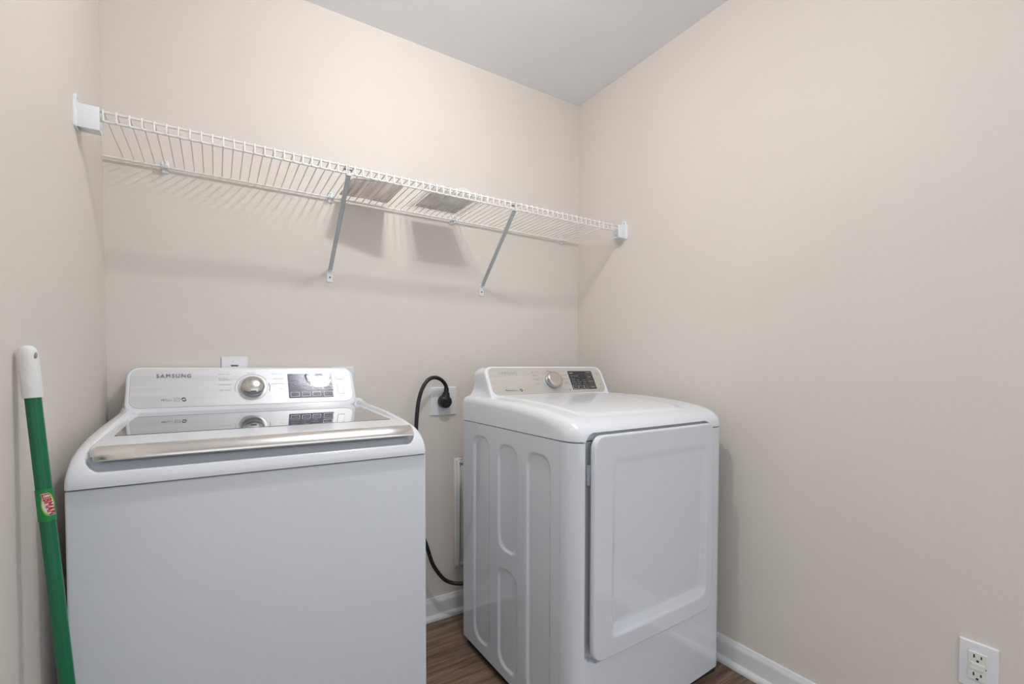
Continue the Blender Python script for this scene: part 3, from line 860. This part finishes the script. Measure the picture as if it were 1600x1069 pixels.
# ------------------------------------------------------------------ wire shelf
SZ = 1.668
shelf = thing('wire_shelf', 'long white wire shelf running across the back wall above the appliances', 'wire shelf', (-0.9, -0.15, SZ))
for nm, y, z, r, x0, x1 in (('top_rail', -0.305, SZ, 0.0031, -1.770, -0.036), ('lower_rail', -0.305, SZ - 0.022, 0.0031, -1.770, -0.036), ('back_rail', -0.0135, SZ - 0.006, 0.0034, -1.798, -0.012)):
    mb = MB(); mb.tube([(x0, y, z), (x1, y, z)], r, 10)
    mb.build(nm, M['shelfwhite'], shelf)
mb = MB()
wr = 0.0016
path = [(0, -0.3095, SZ - 0.0235), (0, -0.3097, SZ - 0.001), (0, -0.3085, SZ + 0.0032), (0, -0.3045, SZ + 0.0046), (0, -0.300, SZ + 0.0040), (0, -0.250, SZ + 0.0012), (0, -0.030, SZ - 0.0002), (0, -0.014, SZ - 0.0008), (0, -0.0095, SZ - 0.0022), (0, -0.0085, SZ - 0.007)]
mb.tube([(p[0] - 1.752, p[1], p[2]) for p in path], [wr * 1.4] * 4 + [wr * 1.2] + [wr] * 5, 6)
wire0 = mb.build('deck_wire', M['shelfwhite'], shelf, smooth=60)
k = 1
while -1.752 + 0.0247 * k < -0.062:
    c = wire0.copy(); COL.objects.link(c); c.parent = shelf
    c.location.x = wire0.location.x + 0.0247 * k
    k += 1

# end brackets on the side walls
def end_bracket(xw, sg, label):
    b = thing('shelf_bracket', label, 'shelf bracket', (xw, -0.305, 1.64), 'end brackets of the wire shelf')
    mb = MB()
    # back plate on the wall with a rounded screw tab on top
    rplate(mb, (xw, -0.305, 1.645), (0, 1, 0), (0, 0, 1), (sg, 0, 0), -0.026, 0.026, -0.032, 0.030, 0.004, 0.004, 0.001, 2, 2)
    rplate(mb, (xw, -0.313, 1.672), (0, 1, 0), (0, 0, 1), (sg, 0, 0), -0.011, 0.011, -0.004, 0.021, 0.010, 0.005, 0.001, 2, 2)
    mb.build('wall_plate', M['bracketwhite'], b)
    mb = MB()
    x0, x1 = xw + sg * 0.0035, xw + sg * 0.045
    z0, z1, y0, y1 = 1.6165, 1.6715, -0.3200, -0.2870
    th = 0.0035
    a, c = min(x0, x1), max(x0, x1)
    mb.box(a, c, y0, y0 + th, z0, z1)
    mb.box(a, c, y0 + th, y1, z0, z0 + th)
    mb.box(a, c, y1 - th, y1, z0 + th, z1 - 0.012)
    mb.build('socket', M['bracketwhite'], b, bevel=0.001)
    mb = MB(); mb.lathe((xw + sg * 0.0045, -0.313, 1.684), (sg, 0, 0), [(0.0042, 0), (0.0042, 0.0012), (0.0025, 0.002)], 14)
    mb.build('screw', M['strut'], b)
end_bracket(-W, 1, 'white plastic shelf end bracket screwed to the left wall')
end_bracket(0.0, -1, 'white plastic shelf end bracket screwed to the right wall')

# clips holding the rear rail
for x, lb in ((-1.653, 'white shelf wall clip nearest the left wall'), (-1.171, 'white shelf wall clip just left of the grey packet, behind the left brace'),
              (-0.692, 'white shelf wall clip just right of the plastic-wrapped bundle'), (-0.111, 'white shelf wall clip nearest the right wall')):
    c = thing('shelf_clip', lb, 'shelf clip', (x, 0, 1.662), 'wall clips under the back rail')
    mb = MB()
    rplate(mb, (x, 0, 1.664), (1, 0, 0), (0, 0, 1), (0, -1, 0), -0.009, 0.009, -0.017, 0.021, 0.005, 0.006, 0.001, 2, 2)
    mb.tube([(x - 0.007, -0.0055 - 0.0125 + 0.0130 * cos(a), SZ - 0.006 + 0.0065 * sin(a)) for a in [radians(q) for q in (-20, -60, -100, -140, -180, -215, -245)]], 0.0022, 8)
    mb.tube([(x + 0.007, -0.0055 - 0.0125 + 0.0130 * cos(a), SZ - 0.006 + 0.0065 * sin(a)) for a in [radians(q) for q in (-20, -60, -100, -140, -180, -215, -245)]], 0.0022, 8)
    mb.build('clip_body', M['bracketwhite'], c)
    mb = MB(); mb.lathe((x, -0.006, 1.680), (0, -1, 0), [(0.0036, 0), (0.0034, 0.0012), (0.002, 0.0018)], 12)
    mb.build('screw', M['strut'], c)

# diagonal braces
for xt, xb, lb in ((-1.1782, -1.176, 'grey metal diagonal shelf brace left of the grey packet'), (-0.572, -0.549, 'grey metal diagonal shelf brace nearer the right wall')):
    b = thing('shelf_brace', lb, 'shelf brace', (xb, 0, 1.386), 'diagonal braces under the wire shelf')
    top = Vector((xt, -0.302, SZ - 0.0295)); bot = Vector((xb, -0.0095, 1.402))
    d = (bot - top).normalized(); sd = Vector((1, 0, 0)); sd = (sd - d * sd.dot(d)).normalized(); nn = d.cross(sd)
    if nn.y > 0: nn = -nn
    mb = MB()
    for (s0, s1, h0, h1) in ((-0.0062, 0.0062, 0.0035, 0.005), (-0.0062, -0.0048, -0.0045, 0.005), (0.0048, 0.0062, -0.0045, 0.005)):
        c = [top + sd * s + nn * h for s, h in ((s0, h0), (s1, h0), (s1, h1), (s0, h1))]
        e_ = [bot + sd * s + nn * h for s, h in ((s0, h0), (s1, h0), (s1, h1), (s0, h1))]
        mb.add(c + e_, [(0, 1, 2, 3), (7, 6, 5, 4), (0, 4, 5, 1), (1, 5, 6, 2), (2, 6, 7, 3), (3, 7, 4, 0)])
    mb.build('pole', M['strut'], b, smooth=0)
    mb = MB()                                           # hook that grips the front rail
    mb.box(xt - 0.0075, xt + 0.0075, -0.3135, -0.2995, SZ - 0.0300, SZ - 0.0255)
    mb.box(xt - 0.0014, xt + 0.0014, -0.3125, -0.3085, SZ - 0.0256, SZ + 0.0035)
    mb.tube([(xt - 0.013, -0.3015, SZ - 0.0085), (xt + 0.013, -0.3015, SZ - 0.0085)], 0.0028, 8, 1)
    mb.build('hook', [M['strut'], M['gap']], b)
    mb = MB()
    rplate(mb, (xb, 0, 1.386), (1, 0, 0), (0, 0, 1), (0, -1, 0), -0.0105, 0.0105, -0.026, 0.026, 0.004, 0.006, 0.0015, 2, 2)
    mb.lathe((xb, -0.0055, 1.404), (0, -1, 0), [(0.0085, 0), (0.0085, 0.008), (0.006, 0.010)], 16)
    mb.build('foot_plate', M['bracketwhite'], b)
    mb = MB(); mb.lathe((xb, -0.006, 1.377), (0, -1, 0), [(0.0034, 0), (0.0032, 0.001), (0.002, 0.0016)], 12)
    mb.build('screw', M['gap'], b)

# two packets lying on the shelf
def packet_mesh(x0, x1, y0, y1, z, th, nx, ny, fz, fx, fy=lambda u, v: 0.0):
    mb = MB()
    top, botm = [], []
    for j in range(ny + 1):
        rt, rb = [], []
        for i in range(nx + 1):
            u, v = i / nx, j / ny
            e = min(u * (x1 - x0), (1 - u) * (x1 - x0), v * (y1 - y0), (1 - v) * (y1 - y0))
            h = th * min(1, sqrt(max(e, 0) / 0.012 + 0.02))
            x = x0 + (x1 - x0) * u + fx(u, v); y = y0 + (y1 - y0) * v + fy(u, v)
            b_ = z + fz(u, v)
            rt.append((x, y, b_ + h)); rb.append((x, y, b_))
        top.append(rt); botm.append(rb)
    mb.grid(top); mb.grid(botm, flip=True)
    mb.grid([top[0], botm[0]]); mb.grid([top[-1], botm[-1]])
    mb.grid([[r[0] for r in top], [r[0] for r in botm]]); mb.grid([[r[-1] for r in top], [r[-1] for r in botm]])
    return mb
pz = SZ + 0.0046
mb = packet_mesh(-1.146, -0.972, -0.212, -0.030, pz, 0.010, 24, 20, lambda u, v: 0.0004 + 0.010 * max(0, v - 0.6) ** 1.5 * (1 - abs(2 * u - 1)), lambda u, v: 0.010 * (1 - v) * (0.5 - u) * 0.6, lambda u, v: (1 - v) * 0.05 * (0.35 - u))
tag(mb.build('grey_packet', M['packet'], None, smooth=60), 'flat streaky grey-brown packet lying on the wire shelf beside the left brace', 'packet')
bun = thing('plastic_wrapped_bundle', 'bundle of pale leaflets in crumpled clear plastic on the wire shelf', 'packaged leaflets', (-0.79, -0.15, pz))
mb = packet_mesh(-0.872, -0.703, -0.236, -0.062, pz, 0.010, 12, 12, lambda u, v: 0.0006, lambda u, v: 0.0)
mb.build('leaflets', M['leaflet'], bun, smooth=60)
mb = MB()
rnd_ = random.Random(7)
ph = [(rnd_.uniform(20, 70), rnd_.uniform(20, 70), rnd_.uniform(0, 6)) for _ in range(6)]
def crum(x, y):
    return sum(abs(sin(a * x + b * y + c)) for a, b, c in ph) / 6
rows = []
for j in range(41):
    row = []
    for i in range(51):
        u, v = i / 50, j / 40
        x = -0.900 + 0.232 * u; y = -0.272 + 0.232 * v
        e = min(u, 1 - u, v, 1 - v)
        z = pz + 0.0008 + min(1, e * 6) * (0.0105 + 0.021 * crum(x, y)) + 0.026 * max(0, 0.5 - v) * min(1, e * 9) * crum(x * 1.7, y) * 2 * (0.3 + u)
        row.append((x, y, z))
    rows.append(row)
mb.grid(rows)
mb.build('plastic_wrap', M['film'], bun, smooth=25)

# ------------------------------------------------------------------ wall plates
XA, ZA = (1, 0, 0), (0, 0, 1)
# dryer receptacle + plug and cord
po = thing('dryer_outlet', 'square white heavy-duty outlet plate on back wall between washer and dryer', 'electrical outlet', (-0.729, 0, 0.9085))
mb = MB(); rplate(mb, (-0.729, 0, 0.9085), XA, ZA, (0, -1, 0), -0.0585, 0.0585, -0.0585, 0.0585, 0.003, 0.006, 0.003, 2, 2)
mb.build('cover_plate', M['platewhite'], po)
mb = MB(); mb.lathe((-0.729, -0.0058, 0.9085), (0, -1, 0), [(0.027, 0), (0.027, 0.003), (0.025, 0.004)], 32)
mb.build('receptacle_face', M['dark'], po)
for dz in (0.041, -0.041):
    mb = MB(); mb.lathe((-0.752, -0.0058, 0.9085 + dz * 0.55), (0, -1, 0), [(0.003, 0), (0.0028, 0.001), (0.0015, 0.0015)], 12)
    mb.build('screw', M['strut'], po)
cordt = thing('dryer_power_cord', 'thick black power cord and plug looping from the wall outlet to the dryer', 'power cord', (-0.735, -0.03, 0.91))
mb = MB()
PC = Vector((-0.7325, -0.0105, 0.9085))
mb.lathe(PC, (0, -1, 0), [(0.0255, 0), (0.0265, 0.003), (0.0265, 0.012), (0.0255, 0.014), (0.0265, 0.016), (0.0265, 0.026), (0.0245, 0.031), (0.019, 0.034), (0.0185, 0.033), (0.011, 0.032), (0.010, 0.034), (0.004, 0.0345)], 36)
mb.tube([PC + Vector((0.001, -0.020, 0.010)), PC + Vector((0.002, -0.021, 0.030)), PC + Vector((0.003, -0.022, 0.0375)), PC + Vector((0.003, -0.022, 0.0378)), PC + Vector((0.003, -0.023, 0.058))], [0.019, 0.0155, 0.0135, 0.0105, 0.0098], 12)
mb.build('plug', M['rubber'], cordt, smooth=40)
cp = [(-0.7295, -0.034, 0.962), (-0.737, -0.038, 0.980), (-0.757, -0.046, 0.9985), (-0.787, -0.055, 1.009), (-0.818, -0.062, 1.002), (-0.845, -0.068, 0.972), (-0.8625, -0.070, 0.925), (-0.8715, -0.070, 0.861), (-0.875, -0.070, 0.780), (-0.877, -0.070, 0.68), (-0.874, -0.070, 0.56), (-0.863, -0.070, 0.45), (-0.8465, -0.070, 0.380), (-0.832, -0.070, 0.338), (-0.810, -0.070, 0.268), (-0.786, -0.072, 0.224), (-0.757, -0.076, 0.188), (-0.725, -0.085, 0.171), (-0.69, -0.105, 0.168), (-0.655, -0.125, 0.173), (-0.633, -0.15, 0.182), (-0.625, -0.18, 0.19), (-0.625, -0.208, 0.19)]
mb = MB(); mb.tube(smooth_tab(cp, 5), 0.0078, 14)
mb.build('cord', M['rubber'], cordt, smooth=60)

# single-gang plate peeping over the washer
so = thing('wall_outlet', 'white outlet plate on the back wall just above the washer panel', 'electrical outlet', (-1.477, 0, 1.027))
mb = MB(); rplate(mb, (-1.477, 0, 1.027), XA, ZA, (0, -1, 0), -0.0385, 0.0385, -0.0585, 0.0585, 0.003, 0.006, 0.003, 2, 2)
mb.build('cover_plate', M['platewhite'], so)
mb = MB(); rplate(mb, (-1.478, -0.0056, 1.027), XA, ZA, (0, -1, 0), -0.0165, 0.0165, -0.0335, 0.028, 0.006, 0.003, 0.001, 2, 2)
mb.build('receptacle_face', M['platewhite'], so)
mb = MB(); mb.box(-1.4885, -1.4675, -0.0092, -0.0060, 1.0535, 1.0575)
mb.build('slot', M['dark'], so)
mb = MB(); rplate(mb, (-1.131, 0, 0.9925), XA, ZA, (0, -1, 0), -0.0385, 0.0385, -0.0585, 0.0585, 0.003, 0.006, 0.003, 2, 2)
tag(mb.build('blank_wall_plate', M['platewhite'], None), 'white blank wall plate half hidden behind the right end of the washer panel', 'wall plate')

# framed vent box low on the wall behind the dryer
vb = thing('dryer_vent_box', 'white framed vent box on the back wall half hidden behind the dryer', 'vent box', (-0.52, 0, 0.43))
VX0, VX1, VZ0, VZ1 = -0.683, -0.357, 0.193, 0.664
def ring_frame(mb, x0, x1, z0, z1, wd, y0, y1):
    mb.box(x0, x0 + wd, y1, y0, z0, z1); mb.box(x1 - wd, x1, y1, y0, z0, z1)
    mb.box(x0 + wd, x1 - wd, y1, y0, z0, z0 + wd); mb.box(x0 + wd, x1 - wd, y1, y0, z1 - wd, z1)
mb = MB(); ring_frame(mb, VX0, VX1, VZ0, VZ1, 0.030, 0, -0.006)
mb.build('flange', M['trim'], vb, bevel=0.0015)
mb = MB(); ring_frame(mb, VX0 + 0.010, VX1 - 0.010, VZ0 + 0.010, VZ1 - 0.010, 0.012, -0.006, -0.016)
mb.build('raised_rim', M['trim'], vb, bevel=0.002)
mb = MB(); mb.box(VX0 + 0.0305, VX1 - 0.0305, -0.010, -0.0005, VZ0 + 0.0305, VZ1 - 0.0305)
mb.build('inner_panel', M['wall'], vb, bevel=0.001)

# GFCI outlet on the right wall
gf = thing('duplex_outlet', 'white duplex outlet with test buttons low on the right wall', 'electrical outlet', (0, -1.472, 0.340))
GO = Vector((0, -1.472, 0.340)); GY = (0, -1, 0); GN = (-1, 0, 0)
def gp_(s, t, h): return GO + Vector(GY) * s + Vector((0, 0, t)) + Vector(GN) * h
mb = MB(); rplate(mb, GO, GY, ZA, GN, -0.0345, 0.0345, -0.0565, 0.0565, 0.002, 0.006, 0.0035, 2, 2)
mb.build('cover_plate', M['platewhite'], gf)
mb = MB(); rplate(mb, GO, GY, ZA, GN, -0.0165, 0.0165, -0.0335, 0.0335, 0.002, 0.0085, 0.0008, 2, 2)
rc = mb.build('receptacle', M['almond'], gf)
for cz in (0.0215, -0.0215):
    for s, hh in ((-0.0064, 0.0042), (0.0064, 0.0034)):
        mb = MB(); a = gp_(s, cz + 0.003, 0)
        mb.box(-0.0089, -0.0075, a.y - 0.0013, a.y + 0.0013, a.z - hh, a.z + hh)
        mb.build('slot', M['dark'], rc)
    mb = MB(); mb.lathe(gp_(0, cz - 0.0075, 0.0075), GN, [(0.0026, 0), (0.0026, 0.0014)], 14)
    mb.build('ground_hole', M['dark'], rc)
for cz in (0.0048, -0.0048):
    mb = MB(); rplate(mb, GO + Vector((0, 0, cz)), GY, ZA, GN, -0.0125, 0.0125, -0.0038, 0.0038, 0.001, 0.0102, 0.0008, 2, 2)
    mb.build('test_button', M['almond'], rc)
mb = MB(); mb.lathe(gp_(0.0146, 0.0, 0.0080), GN, [(0.0012, 0), (0.0012, 0.0008)], 12)
mb.build('indicator', M['dark'], rc)
for cz in (0.0475, -0.0475):
    mb = MB(); mb.lathe(gp_(0, cz, 0.0055), GN, [(0.0032, 0), (0.003, 0.001), (0.002, 0.0014)], 14)
    mb.build('screw', M['platewhite'], gf)

# ------------------------------------------------------------------ green pole in the left corner
PT = Vector((-1.7865, -0.7480, 1.086)); PB = Vector((-1.7060, -0.7840, 0.0))
pole = thing('broom_handle', 'green metal broom handle with white grip leaning on the left wall by the washer', 'broom handle', PB)
pd = (PT - PB).normalized(); plen = (PT - PB).length
toc = (CAM - (PB + pd * plen * 0.75)); toc = (toc - pd * toc.dot(pd)).normalized()      # side of the pole that faces the room
psd = pd.cross(toc)
def pc(h, ang, r): return PB + pd * h + (toc * cos(ang) + psd * sin(ang)) * r
PR = 0.0108
HG = plen - 0.083
mb = MB()
n = 8
rows = [[pc(h, 2 * pi * (k + 0.35) / n, PR) for k in range(n + 1)] for h in (0.0, HG + 0.01)]
mb.grid(rows)
mb.f.append(tuple(range(n))); mb.fm.append(0)
mb.build('pole', M['green'], pole, smooth=0, bevel=0.0015)
mb = MB()
gpf = [(0.0122, HG), (0.0124, HG + 0.004)] + [(0.0124, HG + 0.004 + 0.05 * k / 20) for k in range(1, 21)] + [(0.0122, HG + 0.068), (0.0116, HG + 0.075), (0.0100, HG + 0.080), (0.0070, HG + 0.0835), (0.002, HG + 0.085)]
rows = []
for (r, h) in gpf:
    row = []
    for k in range(49):
        a = 2 * pi * k / 48
        rr = r
        if HG + 0.008 < h < HG + 0.052:
            rr += 0.0005 * max(0, sin((h - HG) / 0.006 * pi + (1 if int(k / 3) % 2 else 0) * pi)) * (1 if cos(a) > -0.3 else 0)
        row.append(pc(h, a, rr))
    rows.append(row)
mb.grid(rows)
mb.f.append(tuple(range(48))); mb.fm.append(0)
o = len(mb.v) - 49
mb.f.append(tuple(o + k for k in range(48))); mb.fm.append(0)
gr = mb.build('grip', M['grip'], pole, smooth=60)
mb = MB()
ha = HG + 0.063
pts = [pc(ha + 0.010 * k / 6, radians(38) + radians(14) * k / 6, 0.0117 - 0.0002 * k / 6) for k in range(7)]
mb.tube(pts, [0.0012, 0.0022, 0.0026, 0.0026, 0.0024, 0.0019, 0.0009], 10)
mb.build('hang_hole', M['ink'], gr)
# sticker
def sticker(mb, h0, h1, a0, a1, r, mi, n=14):
    mb.grid([[pc(h, a0 + (a1 - a0) * k / n, r) for k in range(n + 1)] for h in [h0 + (h1 - h0) * j / 6 for j in range(7)]], mi)
mb = MB()
hS = (0.829 - PB.z) / pd.z                    # height of the sticker centre along the pole
SR = PR + 0.0004
sticker(mb, hS - 0.026, hS + 0.026, radians(-90), radians(90), SR, 0)
def polyfan(mb, pts, r, mi):
    cs = sum(p[0] for p in pts) / len(pts); ct = sum(p[1] for p in pts) / len(pts)
    m = len(pts)
    mb.grid([[pc(hS + ct + (pts[k % m][1] - ct) * f, (cs + (pts[k % m][0] - cs) * f) / r, r) for k in range(m + 1)] for f in (0.001, 0.2, 0.4, 0.6, 0.8, 1.0)], mi)
sgn = 1.0
# curved oval: lime rim, white field
def oval(k, f): return [(sgn * (0.0030 + k * 0.0088 * cos(t)), k * 0.0185 * sin(t) + 0.001) for t in [2 * pi * q / 28 for q in range(28)]]
polyfan(mb, oval(1.0, 0), SR + 0.00015, 1)
polyfan(mb, oval(0.82, 0), SR + 0.0003, 2)
mb.build('sticker', [M['stickergreen'], M['lime'], M['inkwhite']], pole, smooth=60)
mb = MB()
def lt(s, t):      # the word reads down the pole
    return pc(hS + 0.0185 - s, (-0.0035 + t + 0.16 * s) / SR, SR + 0.0018)
put_text(mb, 'LIBMAN', lt, 0.0, 0.035, 0.0, 0.0085, 0.045, 0, 1.05)
put_text(mb, 'LIBMAN', lambda s, t: PB + (lt(s, t) - PB) - (lt(s, t) - pc((lt(s, t) - PB).dot(pd), 0, 0)) * (0.0007 / SR), 0.0, 0.035, 0.0, 0.0085, 0.13, 1, 1.05)
lb_ = mb.build('sticker_lettering', [M['red'], M['inkwhite']], pole, smooth=0)
